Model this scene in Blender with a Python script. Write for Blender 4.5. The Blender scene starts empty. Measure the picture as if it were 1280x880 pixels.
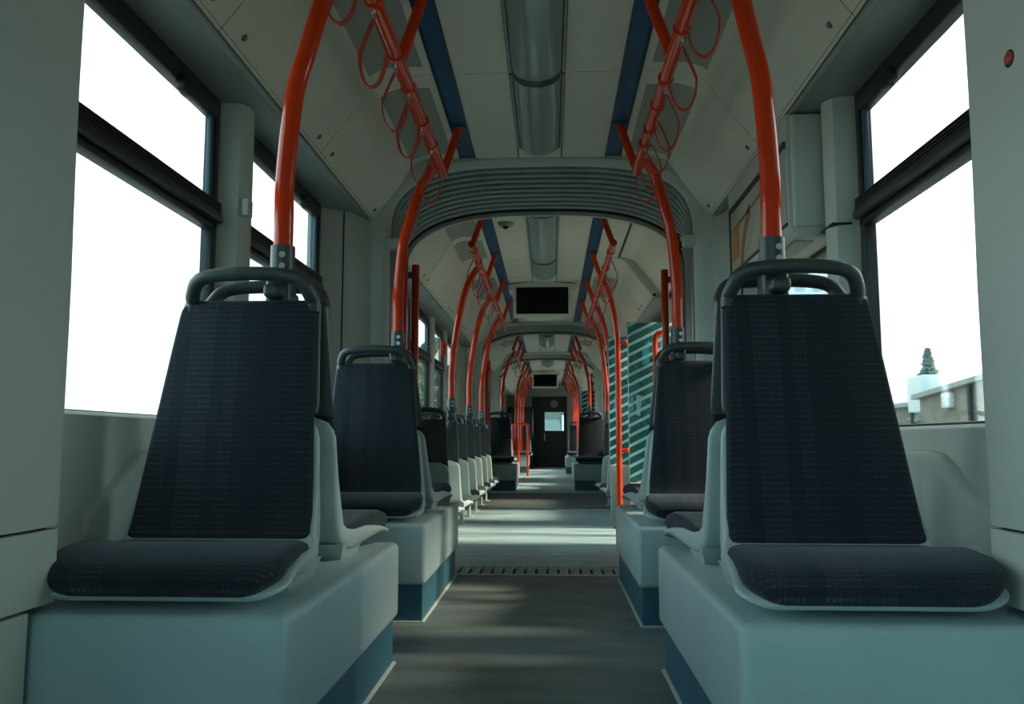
import bpy, bmesh, math, random
from mathutils import Vector, Matrix
random.seed(7)
C = bpy.context.scene.collection
PI = math.pi
X0 = -0.045            # centre line of the tram
HE = 0.63              # height of the lens above the floor

# ------------------------------------------------------------------ materials
def mat(name, col, rough=.5, metal=0., noise=0., nscale=8., bump=0., coat=0., spec=.5, stretch=None):
    m = bpy.data.materials.new(name); m.use_nodes = True
    nt = m.node_tree; b = nt.nodes['Principled BSDF']
    b.inputs['Base Color'].default_value = (*col, 1)
    b.inputs['Roughness'].default_value = rough
    b.inputs['Metallic'].default_value = metal
    b.inputs['Coat Weight'].default_value = coat
    b.inputs['Coat Roughness'].default_value = .1
    b.inputs['Specular IOR Level'].default_value = spec
    tc = nt.nodes.new('ShaderNodeTexCoord')
    n = nt.nodes.new('ShaderNodeTexNoise'); n.inputs['Scale'].default_value = nscale
    n.inputs['Detail'].default_value = 6
    mp = nt.nodes.new('ShaderNodeMapping')
    if stretch: mp.inputs['Scale'].default_value = stretch
    nt.links.new(tc.outputs['Object'], mp.inputs[0]); nt.links.new(mp.outputs[0], n.inputs['Vector'])
    if noise:
        mx = nt.nodes.new('ShaderNodeMix'); mx.data_type = 'RGBA'
        mx.inputs[6].default_value = (*[c*(1-noise) for c in col], 1)
        mx.inputs[7].default_value = (*[min(1, c*(1+noise)) for c in col], 1)
        rr = nt.nodes.new('ShaderNodeMapRange'); rr.inputs[1].default_value = .3; rr.inputs[2].default_value = .7
        nt.links.new(n.outputs['Fac'], rr.inputs[0]); nt.links.new(rr.outputs[0], mx.inputs[0])
        nt.links.new(mx.outputs[2], b.inputs['Base Color'])
    if bump:
        bp = nt.nodes.new('ShaderNodeBump'); bp.inputs['Strength'].default_value = bump
        bp.inputs['Distance'].default_value = .002
        nt.links.new(n.outputs['Fac'], bp.inputs['Height']); nt.links.new(bp.outputs[0], b.inputs['Normal'])
    return m

def N(nt, kind, **kw):
    n = nt.nodes.new(kind)
    for k, v in kw.items(): setattr(n, k, v)
    return n

def mth(nt, op, a, b=None, c=None):
    n = nt.nodes.new('ShaderNodeMath'); n.operation = op
    for i, v in enumerate((a, b, c)):
        if v is None: continue
        if isinstance(v, (int, float)): n.inputs[i].default_value = v
        else: nt.links.new(v, n.inputs[i])
    return n.outputs[0]

def fabric_material():
    m = mat('fabric', (.016, .020, .026), .9, spec=.2); nt = m.node_tree; b = nt.nodes['Principled BSDF']
    tc = N(nt, 'ShaderNodeTexCoord'); sp = N(nt, 'ShaderNodeSeparateXYZ')
    nt.links.new(tc.outputs['Object'], sp.inputs[0])
    x = sp.outputs['X']; t = mth(nt, 'ADD', sp.outputs['Y'], mth(nt, 'MULTIPLY', sp.outputs['Z'], 1.0))
    t = mth(nt, 'SUBTRACT', sp.outputs['Z'], sp.outputs['Y'])
    row = mth(nt, 'DIVIDE', t, .0145); fx = mth(nt, 'FRACT', mth(nt, 'DIVIDE', mth(nt, 'ADD', x, 5), .0098))
    fy = mth(nt, 'FRACT', mth(nt, 'ADD', row, 500))
    d = mth(nt, 'MULTIPLY', mth(nt, 'GREATER_THAN', fx, .34), mth(nt, 'LESS_THAN', fy, .17))
    # the dashes come and go in blocks of the weave
    vx = N(nt, 'ShaderNodeCombineXYZ')
    nt.links.new(mth(nt, 'FLOOR', mth(nt, 'DIVIDE', x, .0294)), vx.inputs[0])
    nt.links.new(mth(nt, 'FLOOR', mth(nt, 'ADD', row, 500)), vx.inputs[1])
    wn = N(nt, 'ShaderNodeTexWhiteNoise', noise_dimensions='2D'); nt.links.new(vx.outputs[0], wn.inputs['Vector'])
    colw = N(nt, 'ShaderNodeTexWhiteNoise', noise_dimensions='1D')
    nt.links.new(mth(nt, 'FLOOR', mth(nt, 'DIVIDE', x, .0294)), colw.inputs['W'])
    amt = mth(nt, 'MULTIPLY', mth(nt, 'MULTIPLY', d, mth(nt, 'ADD', mth(nt, 'MULTIPLY', wn.outputs['Value'], .7), .3)),
              mth(nt, 'ADD', mth(nt, 'MULTIPLY', colw.outputs['Value'], .75), .25))
    base = N(nt, 'ShaderNodeMix', data_type='RGBA')
    base.inputs[6].default_value = (.020, .024, .031, 1); base.inputs[7].default_value = (.028, .029, .038, 1)
    nt.links.new(colw.outputs['Value'], base.inputs[0])
    mx = N(nt, 'ShaderNodeMix', data_type='RGBA')
    nt.links.new(amt, mx.inputs[0]); nt.links.new(base.outputs[2], mx.inputs[6])
    mx.inputs[7].default_value = (.075, .095, .100, 1)
    nt.links.new(mx.outputs[2], b.inputs['Base Color'])
    b.inputs['Sheen Weight'].default_value = .14; b.inputs['Sheen Roughness'].default_value = .5
    b.inputs['Sheen Tint'].default_value = (.6, .75, .85, 1)
    nz = N(nt, 'ShaderNodeTexNoise'); nz.inputs['Scale'].default_value = 700
    nt.links.new(tc.outputs['Object'], nz.inputs['Vector'])
    bp = N(nt, 'ShaderNodeBump'); bp.inputs['Strength'].default_value = .5; bp.inputs['Distance'].default_value = .001
    nt.links.new(nz.outputs['Fac'], bp.inputs['Height']); nt.links.new(bp.outputs[0], b.inputs['Normal'])
    return m

def perforated_material():
    m = mat('perforated', (.2, .21, .19), .55); nt = m.node_tree; b = nt.nodes['Principled BSDF']
    tc = N(nt, 'ShaderNodeTexCoord'); sp = N(nt, 'ShaderNodeSeparateXYZ'); nt.links.new(tc.outputs['Object'], sp.inputs[0])
    fx = mth(nt, 'SUBTRACT', mth(nt, 'FRACT', mth(nt, 'DIVIDE', mth(nt, 'ADD', sp.outputs['X'], 9), .0075)), .5)
    fy = mth(nt, 'SUBTRACT', mth(nt, 'FRACT', mth(nt, 'DIVIDE', sp.outputs['Y'], .0075)), .5)
    r = mth(nt, 'SQRT', mth(nt, 'ADD', mth(nt, 'MULTIPLY', fx, fx), mth(nt, 'MULTIPLY', fy, fy)))
    mx = N(nt, 'ShaderNodeMix', data_type='RGBA'); nt.links.new(mth(nt, 'LESS_THAN', r, .33), mx.inputs[0])
    mx.inputs[6].default_value = (.40, .41, .36, 1); mx.inputs[7].default_value = (.13, .135, .12, 1)
    nt.links.new(mx.outputs[2], b.inputs['Base Color'])
    return m

def glass_material(name, tint, gloss=.08, rough=.02):
    m = bpy.data.materials.new(name); m.use_nodes = True; nt = m.node_tree
    nt.nodes.remove(nt.nodes['Principled BSDF']); out = nt.nodes['Material Output']
    tr = N(nt, 'ShaderNodeBsdfTransparent'); tr.inputs[0].default_value = (*tint, 1)
    gl = N(nt, 'ShaderNodeBsdfGlossy'); gl.inputs['Roughness'].default_value = rough
    fr = N(nt, 'ShaderNodeLayerWeight'); fr.inputs['Blend'].default_value = .25
    f = mth(nt, 'ADD', mth(nt, 'MULTIPLY', fr.outputs['Fresnel'], .6), gloss)
    f = mth(nt, 'MINIMUM', f, .9)
    mx = N(nt, 'ShaderNodeMixShader'); nt.links.new(f, mx.inputs[0])
    nt.links.new(tr.outputs[0], mx.inputs[1]); nt.links.new(gl.outputs[0], mx.inputs[2])
    nt.links.new(mx.outputs[0], out.inputs[0])
    return m

def striped_glass_material():
    m = glass_material('striped_glass', (.16, .55, .55), .05); nt = m.node_tree; out = nt.nodes['Material Output']
    src = out.inputs[0].links[0].from_socket
    tc = N(nt, 'ShaderNodeTexCoord'); sp = N(nt, 'ShaderNodeSeparateXYZ'); nt.links.new(tc.outputs['Object'], sp.inputs[0])
    t = mth(nt, 'SUBTRACT', sp.outputs['Z'], mth(nt, 'MULTIPLY', sp.outputs['X'], .50))
    s = mth(nt, 'LESS_THAN', mth(nt, 'FRACT', mth(nt, 'DIVIDE', mth(nt, 'ADD', t, 3), .075)), .32)
    hz = N(nt, 'ShaderNodeBsdfDiffuse'); hz.inputs[0].default_value = (.10, .42, .44, 1)
    hm = N(nt, 'ShaderNodeMixShader'); hm.inputs[0].default_value = .24; nt.links.new(src, hm.inputs[1]); nt.links.new(hz.outputs[0], hm.inputs[2]); src = hm.outputs[0]
    df = N(nt, 'ShaderNodeBsdfDiffuse'); df.inputs[0].default_value = (.58, .86, .88, 1)
    tl = N(nt, 'ShaderNodeBsdfTranslucent'); tl.inputs[0].default_value = (.58, .86, .88, 1)
    a = N(nt, 'ShaderNodeMixShader'); a.inputs[0].default_value = .5
    nt.links.new(df.outputs[0], a.inputs[1]); nt.links.new(tl.outputs[0], a.inputs[2])
    mx = N(nt, 'ShaderNodeMixShader'); nt.links.new(s, mx.inputs[0])
    nt.links.new(src, mx.inputs[1]); nt.links.new(a.outputs[0], mx.inputs[2]); nt.links.new(mx.outputs[0], out.inputs[0])
    return m

def milky_material():
    m = glass_material('clear_cover', (.85, .90, .90), .05, .12); nt = m.node_tree; out = nt.nodes['Material Output']
    src = out.inputs[0].links[0].from_socket
    df = N(nt, 'ShaderNodeBsdfDiffuse'); df.inputs[0].default_value = (.56, .62, .61, 1)
    mx = N(nt, 'ShaderNodeMixShader'); mx.inputs[0].default_value = .38
    nt.links.new(src, mx.inputs[1]); nt.links.new(df.outputs[0], mx.inputs[2]); nt.links.new(mx.outputs[0], out.inputs[0])
    return m

M = dict(
    fabric=fabric_material(),
    shell=mat('shell', (.40, .47, .45), .38, noise=.04, nscale=3),
    dark=mat('dark_plastic', (.045, .054, .053), .38, noise=.1, nscale=30),
    red=mat('red_enamel', (.68, .040, .004), .13, noise=.04, nscale=5, spec=.32),
    strap=mat('red_strap', (.46, .035, .013), .45),
    wall=mat('wall_grey', (.53, .545, .485), .55, noise=.05, nscale=3),
    ceiling=mat('ceiling_grey', (.68, .65, .55), .5, noise=.04, nscale=2),
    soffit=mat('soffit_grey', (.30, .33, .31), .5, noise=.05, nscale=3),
    gap=mat('gap_black', (.012, .012, .012), .8),
    strip=mat('blue_strip', (.010, .085, .19), .35, spec=.12, noise=.2, nscale=6),
    box=mat('box_grey', (.36, .46, .47), .42, noise=.06, nscale=5, bump=.05),
    skirt=mat('skirt_blue', (.025, .105, .155), .5, noise=.12, nscale=6),
    bead=mat('bead', (.55, .58, .54), .6),
    frame=mat('frame_black', (.016, .018, .018), .4),
    framemetal=mat('frame_blue', (.06, .10, .13), .35, noise=.1),
    bellows=mat('bellows_grey', (.19, .22, .205), .30, noise=.15, nscale=10),
    rubber=mat('rubber', (.010, .011, .011), .6),
    perf=perforated_material(),
    steel=mat('steel', (.55, .56, .54), .3, metal=1),
    screw=mat('screw', (.16, .16, .15), .35, metal=.8),
    tread=mat('tread', (.34, .33, .29), .5, metal=.3, noise=.3, nscale=30),
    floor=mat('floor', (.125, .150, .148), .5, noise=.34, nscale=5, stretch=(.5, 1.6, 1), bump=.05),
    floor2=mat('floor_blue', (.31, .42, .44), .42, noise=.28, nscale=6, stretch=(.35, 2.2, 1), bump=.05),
    mat_rib=mat('ribbed_mat', (.12, .14, .135), .6, noise=.2, nscale=12),
    reflector=mat('reflector', (.55, .60, .60), .3, noise=.1, nscale=3),
    clear=milky_material(),
    lamp=mat('lamp_tube', (.42, .47, .48), .3),
    glass=glass_material('window_glass', (.94, .97, .96), .03),
    screen_glass=striped_glass_material(),
    screen=mat('screen_black', (.004, .004, .004), .5, spec=.12),
    white=mat('white_plastic', (.62, .62, .55), .45),
    yellow=mat('yellow', (.85, .45, .02), .4),
    cab=mat('cab_black', (.012, .014, .014), .45),
    poster=mat('poster_paper', (.50, .44, .34), .35, noise=.15, nscale=7),
    orange=mat('poster_orange', (.65, .22, .03), .4),
    brown=mat('poster_brown', (.30, .14, .05), .4),
    stucco=mat('stucco', (.25, .225, .18), .95, noise=.22, nscale=2.5),
    backdrop_wall=mat('backdrop_wall', (.075, .10, .085), .95, noise=.3, nscale=1.2),
    roof=mat('roof', (.34, .35, .34), .8, noise=.1),
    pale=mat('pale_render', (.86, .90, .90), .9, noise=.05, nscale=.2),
    panewin=mat('tower_window', (.50, .56, .58), .3),
    whitepaint=mat('white_paint', (.75, .77, .77), .7),
    bark=mat('bark', (.10, .08, .06), .9, noise=.3),
    leaf=mat('leaf', (.10, .16, .09), .8, noise=.35, nscale=3),
    leaf_haze=mat('leaf_hazed', (.24, .31, .27), .8, noise=.35, nscale=3),  # foliage colour lightened to stand in for haze and overexposure
    ground=mat('ground', (.26, .26, .23), .95, noise=.2, nscale=.6),
)

# ------------------------------------------------------------------ mesh helpers
class MB:
    def __init__(self): self.bm = bmesh.new()
    def box(self, lo, hi, bev=0, seg=2):
        lo, hi = [min(a, b) for a, b in zip(lo, hi)], [max(a, b) for a, b in zip(lo, hi)]
        vs = [self.bm.verts.new((x, y, z)) for x in (lo[0], hi[0]) for y in (lo[1], hi[1]) for z in (lo[2], hi[2])]
        fs = [self.bm.faces.new([vs[i] for i in q]) for q in
              ((0, 1, 3, 2), (4, 6, 7, 5), (0, 4, 5, 1), (2, 3, 7, 6), (0, 2, 6, 4), (1, 5, 7, 3))]
        if bev:
            es = list({e for f in fs for e in f.edges})
            bmesh.ops.bevel(self.bm, geom=es, offset=bev, segments=seg, affect='EDGES', profile=.5)
        return self
    def rings(self, rings, closed=False, cap=True, wrap=True):
        R = [[self.bm.verts.new(p) for p in r] for r in rings]
        n = len(R[0]); m = len(R)
        for i in range(m if closed else m-1):
            a, b = R[i], R[(i+1) % m]
            for j in range(n if wrap else n-1):
                k = (j+1) % n
                self.bm.faces.new((a[j], a[k], b[k], b[j]))
        if cap and not closed and wrap:
            self.bm.faces.new(list(reversed(R[0]))); self.bm.faces.new(R[-1])
        return self
    def sweep(self, path, prof, closed=False, up=None):
        """prof: function(i, t) or list of (u, v) pairs; swept along path with parallel transport."""
        P = [Vector(p) for p in path]; n = len(P)
        T = []
        for i in range(n):
            if closed: d = P[(i+1) % n]-P[(i-1) % n]
            else: d = P[min(i+1, n-1)]-P[max(i-1, 0)]
            T.append(d.normalized())
        u = Vector(up) if up else (Vector((0, 0, 1)) if abs(T[0].z) < .9 else Vector((0, 1, 0)))
        rings = []
        for i in range(n):
            u = (u - T[i]*u.dot(T[i])).normalized(); v = T[i].cross(u)
            pr = prof(i) if callable(prof) else prof
            rings.append([P[i]+u*a+v*b for a, b in pr])
        return self.rings(rings, closed=closed)
    def tube(self, path, r, n=12, closed=False):
        prof = [(r*math.cos(2*PI*k/n), r*math.sin(2*PI*k/n)) for k in range(n)]
        return self.sweep(path, prof, closed)
    def prism_y(self, prof, y0, y1):
        return self.rings([[(x, y0, z) for x, z in prof], [(x, y1, z) for x, z in prof]])
    def prism_z(self, prof, z0, z1):
        return self.rings([[(x, y, z0) for x, y in prof], [(x, y, z1) for x, y in prof]])
    def prism_x(self, prof, x0, x1):
        return self.rings([[(x0, y, z) for y, z in prof], [(x1, y, z) for y, z in prof]])
    def disc(self, c, nrm, r, h, n=16, r2=None):
        nrm = Vector(nrm).normalized(); u = nrm.orthogonal().normalized(); v = nrm.cross(u); c = Vector(c)
        r2 = r if r2 is None else r2
        return self.rings([[c+(u*math.cos(2*PI*k/n)+v*math.sin(2*PI*k/n))*rr+nrm*hh for k in range(n)] for rr, hh in ((r, 0), (r2, h))])
    def dome(self, c, nrm, r, h, n=18, m=6):
        nrm = Vector(nrm).normalized(); u = nrm.orthogonal().normalized(); v = nrm.cross(u); c = Vector(c)
        rs = []
        for i in range(m+1):
            a = PI/2*i/m*.97
            rs.append([c+(u*math.cos(2*PI*k/n)+v*math.sin(2*PI*k/n))*r*math.cos(a)+nrm*h*math.sin(a) for k in range(n)])
        return self.rings(rs)
    def ring(self, c, nrm, R, r, n=20, m=8):
        nrm = Vector(nrm).normalized(); u = nrm.orthogonal().normalized(); v = nrm.cross(u); c = Vector(c)
        return self.tube([c+(u*math.cos(2*PI*k/n)+v*math.sin(2*PI*k/n))*R for k in range(n)], r, m, True)
    def build(self, name, material, parent=None, ang=35):
        bmesh.ops.recalc_face_normals(self.bm, faces=self.bm.faces)
        me = bpy.data.meshes.new(name); self.bm.to_mesh(me); self.bm.free()
        me.materials.append(M[material])
        me.shade_smooth(); me.set_sharp_from_angle(angle=math.radians(ang))
        o = bpy.data.objects.new(name, me); C.objects.link(o)
        if parent: o.parent = parent
        return o

def spline(pts, n=8):
    P = [Vector(p) for p in pts]; P = [P[0]*2-P[1]]+P+[P[-1]*2-P[-2]]; out = []
    for i in range(1, len(P)-2):
        for k in range(n):
            t = k/n; a, b, c, d = P[i-1:i+3]
            out.append(.5*((2*b)+(c-a)*t+(2*a-5*b+4*c-d)*t*t+(3*b-a-3*c+d)*t**3))
    return out+[P[-2]]

def thing(name, label, cat, loc=(0, 0, 0), rz=0, group=None):
    o = bpy.data.objects.new(name, None); C.objects.link(o); o.empty_display_size = .05
    o.location = loc; o.rotation_euler = (0, 0, rz); return tag(o, label, cat, group)
def tag(o, label, cat, group=None):
    o['label'] = label; o['category'] = cat
    if group: o['group'] = group
    return o
def struct(name, mb, material, parent=None, ang=35):
    o = mb.build(name, material, parent, ang)
    if not parent: o['kind'] = 'structure'
    return o
def sempty(name):
    o = bpy.data.objects.new(name, None); C.objects.link(o); o['kind'] = 'structure'; return o
def copy_tree(o, parent=None):
    c = o.copy(); C.objects.link(c); c.parent = parent
    for ch in o.children: copy_tree(ch, c)
    return c
def place(proto, used, loc, rz, label, group):
    o = proto if not used else copy_tree(proto)
    o.location = loc; o.rotation_euler = (0, 0, rz); o['label'] = label
    if group: o['group'] = group
    return o

SX = lambda s, d: X0 + s*d      # lateral position on side s at distance d from the centre line
YB, YE = -2.6, 21.3             # ends of the car body
ART = [(4.10, 5.04), (9.95, 10.72), (13.35, 14.15)]          # articulations
MODS = [(YB, 4.10), (5.04, 9.95), (10.72, 13.35), (14.15, YE)]
ZC, ZS, WH = 2.05, 1.733, 1.025  # ceiling, soffit, half width to the glass

# ------------------------------------------------------------------ floor
fl = sempty('floor')
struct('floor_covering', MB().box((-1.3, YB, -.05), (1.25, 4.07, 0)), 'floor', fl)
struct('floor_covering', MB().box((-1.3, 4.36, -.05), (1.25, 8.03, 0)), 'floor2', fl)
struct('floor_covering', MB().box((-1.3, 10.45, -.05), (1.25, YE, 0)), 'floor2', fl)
g = MB().box((-1.3, 4.07, -.05), (1.25, 4.36, -.012))
struct('sill_tray', g, 'rubber', fl)
tr = thing('threshold_grating', 'slatted metal threshold plate across the aisle in front of the first bellows', 'grating', (X0, 4.21, 0))
b = MB()
for k in range(-13, 14):
    a = k*.054; b.box((a-.019, -.128, -.012), (a+.019, .128, .004), .003, 1)
b.build('slat_plate', 'tread', tr)
b = MB().box((-1.2, -.148, -.012), (1.2, -.130, .005)).box((-1.2, .130, -.012), (1.2, .148, .005)); b.build('edge_strip', 'bead', tr) if False else b.bm.free()
for lo in (-.148, .130):
    b = MB(); b.box((-.73, lo, -.012), (.73, lo+.018, .005)); b.build('edge_strip', 'bead', tr)
g = MB().box((-1.3, 8.03, -.05), (1.25, 10.45, -.004))
for k in range(48):
    y = 8.06+k*.05; g.box((-1.2, y, -.004), (1.15, y+.026, .003))
tt = tag(g.build('ribbed_floor_mat', 'mat_rib'), 'dark ribbed rubber mat across the aisle at the second bellows', 'floor mat')
b = MB(); arc = [(X0+1.0*math.sin(a), 9.25-1.12*math.cos(a), .004) for a in [(-80+4*i)*PI/180 for i in range(41)]]
b.sweep(arc, [(-.003, -.012), (.003, -.012), (.003, .012), (-.003, .012)]); b.build('turntable_ring', 'tread', tt)

# ------------------------------------------------------------------ ceiling
ce = sempty('ceiling')
COVE = [(.405, 2.05), (.56, 2.048), (.615, 2.03), (.655, 1.995), (.69, 1.94), (.705, 1.918), (.845, 1.735)]
def cove_prof(s, prof=COVE, th=.014):
    out = []
    for i, (d, z) in enumerate(prof):
        a = prof[max(i-1, 0)]; c = prof[min(i+1, len(prof)-1)]
        t = Vector((c[0]-a[0], c[1]-a[1])).normalized(); nx, nz = -t.y, t.x
        out.append((d+nx*th, z+nz*th))
    return [(SX(s, d), z) for d, z in prof] + [(SX(s, d), z) for d, z in reversed(out)]
b = MB(); b.box((-1.3, YB, 2.085), (1.25, YE, 2.12)); b.build('roof_shell', 'gap', ce)
def splits(y0, y1, seams): 
    ys = [y0]+[s for s in seams if y0 < s < y1]+[y1]
    return [(a+.002, c-.002) for a, c in zip(ys, ys[1:])]
SEAMS = [-1.6, -.6, .10, 1.10, 2.13, 3.12, 5.75, 6.45, 7.14, 8.3, 9.2, 11.6, 12.5, 15.2, 16.3, 17.4, 18.5, 19.6, 20.5]
LIGHTS = [(.12, 1.09), (1.11, 2.12), (2.14, 3.11), (3.13, 3.95), (5.07, 6.43), (6.46, 7.10), (11.0, 12.3), (14.4, 15.6)]
for m, (y0, y1) in enumerate(MODS):
    for a, c in splits(y0, y1, SEAMS):
        for s in (-1, 1):
            b = MB(); b.box((SX(s, .110), a, ZC), (SX(s, .322), c, ZC+.014)); b.build('ceiling_panel', 'ceiling', ce)
            if s == 1 and m == 1 and a < 6.3: continue          # the door bay has no cove
            aa, cc = a, c
            b = MB(); b.prism_y(cove_prof(s), aa, cc); b.build('cove_panel', 'ceiling', ce, 50)
    for s in (-1, 1):
        b = MB(); b.box((SX(s, .328), y0, ZC+.004), (SX(s, .399), y1, ZC+.016)); b.build('blue_strip', 'strip', ce)
        b = MB(); b.box((SX(s, .322), y0, ZC-.003), (SX(s, .327), y1, ZC+.02)).box((SX(s, .400), y0, ZC-.003), (SX(s, .405), y1, ZC+.02)); b.build('strip_edging', 'frame', ce)
        if s == 1 and m == 1: ys = 6.42
        else: ys = y0
        # soffit above the windows with its pale lip
        ye = y1-.20 if m == 0 else y1
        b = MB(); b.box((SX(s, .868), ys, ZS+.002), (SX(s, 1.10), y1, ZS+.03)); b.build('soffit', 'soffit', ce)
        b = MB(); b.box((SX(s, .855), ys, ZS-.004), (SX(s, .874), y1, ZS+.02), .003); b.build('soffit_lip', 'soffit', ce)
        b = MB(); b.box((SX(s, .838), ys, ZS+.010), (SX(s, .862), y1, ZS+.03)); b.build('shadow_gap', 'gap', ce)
# middle filling between the light units
for y0, y1 in ((YB, .10), (3.965, 4.10), (5.04, 5.06), (7.11, 9.95), (10.72, 10.99), (12.31, 13.35), (14.15, 14.39), (15.61, YE)):
    b = MB(); b.box((SX(-1, .104), y0, ZC), (SX(1, .104), y1, ZC+.014)); b.build('ceiling_panel', 'ceiling', ce)
# perforated grilles in the outer ceiling
def cove_point(d):
    for (a, z), (c, w) in zip(COVE, COVE[1:]):
        if a <= d <= c: return z+(w-z)*(d-a)/(c-a)
def grille(s, y0, y1):
    ds = [.435+.2*i/12 for i in range(13)]
    lo = [(SX(s, d), cove_point(d)-.003) for d in ds]; hi = [(SX(s, d), cove_point(d)+.002) for d in reversed(ds)]
    b = MB(); b.prism_y(lo+hi, y0, y1); b.build('perforated_grille', 'perf', ce)
for s in (-1, 1):
    for y0, y1 in ((1.2, 2.06), (2.2, 3.04), (3.24, 4.02), (7.2, 8.2), (11.0, 11.5), (11.7, 12.4), (14.5, 15.1), (15.3, 16.2)): grille(s, y0, y1)
grille(-1, 5.1, 5.7); grille(-1, 5.83, 6.4)
def screw(s, d, y):
    z = cove_point(d); nx = -s*.79; b = MB()
    b.disc((SX(s, d), y, z), (nx, 0, -.61), .011, .004, 14, .009); b.box((SX(s, d)-.002, y-.007, z-.007), (SX(s, d)+.002, y+.007, z-.002))
    b.build('lock_screw', 'screw', ce)
for s in (-1, 1):
    for y in (2.02, 2.24, 3.02, 3.21, 4.02): screw(s, .818, y)
    for y in (7.06, 7.24, 8.22, 8.4, 12.4, 12.6): screw(s, .818, y)
for y in (5.66, 5.84): screw(-1, .818, y)
# recessed header over the door bay on the right (no cove there)
hp = [(.405, 2.05), (.62, 2.05), (.70, 2.02), (.93, 1.735)]
b = MB(); b.prism_y(cove_prof(1, hp), 5.04, 6.42); b.build('door_header_panel', 'ceiling', ce, 50)
b = MB(); b.box((SX(1, .575), 5.15, 2.044), (SX(1, .588), 6.40, 2.05)); b.build('header_joint', 'gap', ce)
# end cap that closes the cove beside the door bay
cp = [(SX(1, d), z) for d, z in COVE]+[(SX(1, 1.06), 1.735), (SX(1, 1.06), 2.08), (SX(1, .405), 2.08)]
b = MB(); b.prism_y(cp, 6.425, 6.445); b.build('cove_end_cap', 'wall', ce)

# ceiling lights (unlit, clear tubular covers)
where = ['overhead behind the lens', 'overhead at the top edge of the photo', 'first in view from the camera', 'just before the first bellows',
         'first beyond the first bellows', 'just before the front display screen', 'beyond the second bellows', 'in the far end section']
for i, (y0, y1) in enumerate(LIGHTS):
    t = thing('ceiling_light', 'unlit ceiling light with clear tubular cover, '+where[i], 'light', (X0, y0, ZC), 0, 'ceiling lights along the aisle')
    L = y1-y0
    for s in (-1, 1):
        b = MB(); b.box((s*.102-.006, 0, -.006), (s*.102+.006, L, .014), .002, 1); b.build('side_trim', 'soffit', t)
    b = MB(); pr = [(.092*math.cos(a), .03*math.sin(a)-.001) for a in [PI*k/16 for k in range(17)]]
    pr2 = [(x*1.03, z+.006) for x, z in reversed(pr)]
    b.prism_y(pr+pr2, .004, L-.004); b.build('reflector', 'reflector', t)
    nl = 2 if L > .9 else 1
    for k in range(nl):
        ya = .06+k*(L/nl); yb = (k+1)*(L/nl)-.06
        b = MB(); b.tube([(0, ya+(yb-ya)*q/6, -.003) for q in range(7)], .019, 14); tu = b.build('lamp_tube', 'lamp', t)
        for yy in (ya-.02, yb):
            b = MB(); b.disc((0, yy, -.003), (0, 1, 0), .024, .02); b.build('lamp_holder', 'white', tu)
    rings = []
    prof = [(.094*math.cos(a), -.052*math.sin(a)-.002) for a in [PI*k/20 for k in range(21)]]
    inn = [(x*.965, z*.94) for x, z in reversed(prof)]
    for y, k in [(.006, 1), (L-.09, 1), (L-.05, .985), (L-.025, .93), (L-.008, .80)]:
        rings.append([(x*(.5+.5*k) if k < 1 else x, y, z*k) for x, z in prof+inn])
    b = MB(); b.rings(rings); b.build('clear_cover', 'clear', t, 50)

# ------------------------------------------------------------------ side walls with window openings
WIN = {-1: [(-2.30, .50, .06, 1.66), (1.20, 2.575, .69, 1.672), (2.80, 3.77, .69, 1.672), (5.34, 6.28, .69, 1.66), (6.46, 7.30, .69, 1.66), (7.48, 8.24, .69, 1.66),  # first opening: unseen door glass behind the lens, widened to light the boxes
            (8.42, 9.24, .69, 1.66), (11.2, 12.0, .69, 1.66), (12.25, 12.95, .69, 1.66), (14.8, 15.9, .69, 1.66), (16.3, 17.4, .69, 1.66), (17.8, 18.9, .69, 1.66)],
       1: [(1.20, 2.615, .665, 1.672), (2.80, 3.77, .665, 1.672), (5.12, 6.36, .05, 1.70), (6.80, 7.75, .69, 1.66), (8.0, 9.2, .69, 1.66),
           (11.2, 12.0, .69, 1.66), (12.25, 12.95, .69, 1.66), (14.8, 16.1, .05, 1.66), (16.5, 17.6, .69, 1.66), (18.0, 19.2, .69, 1.66)]}
walls = {}
wn = dn = 0
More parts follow.
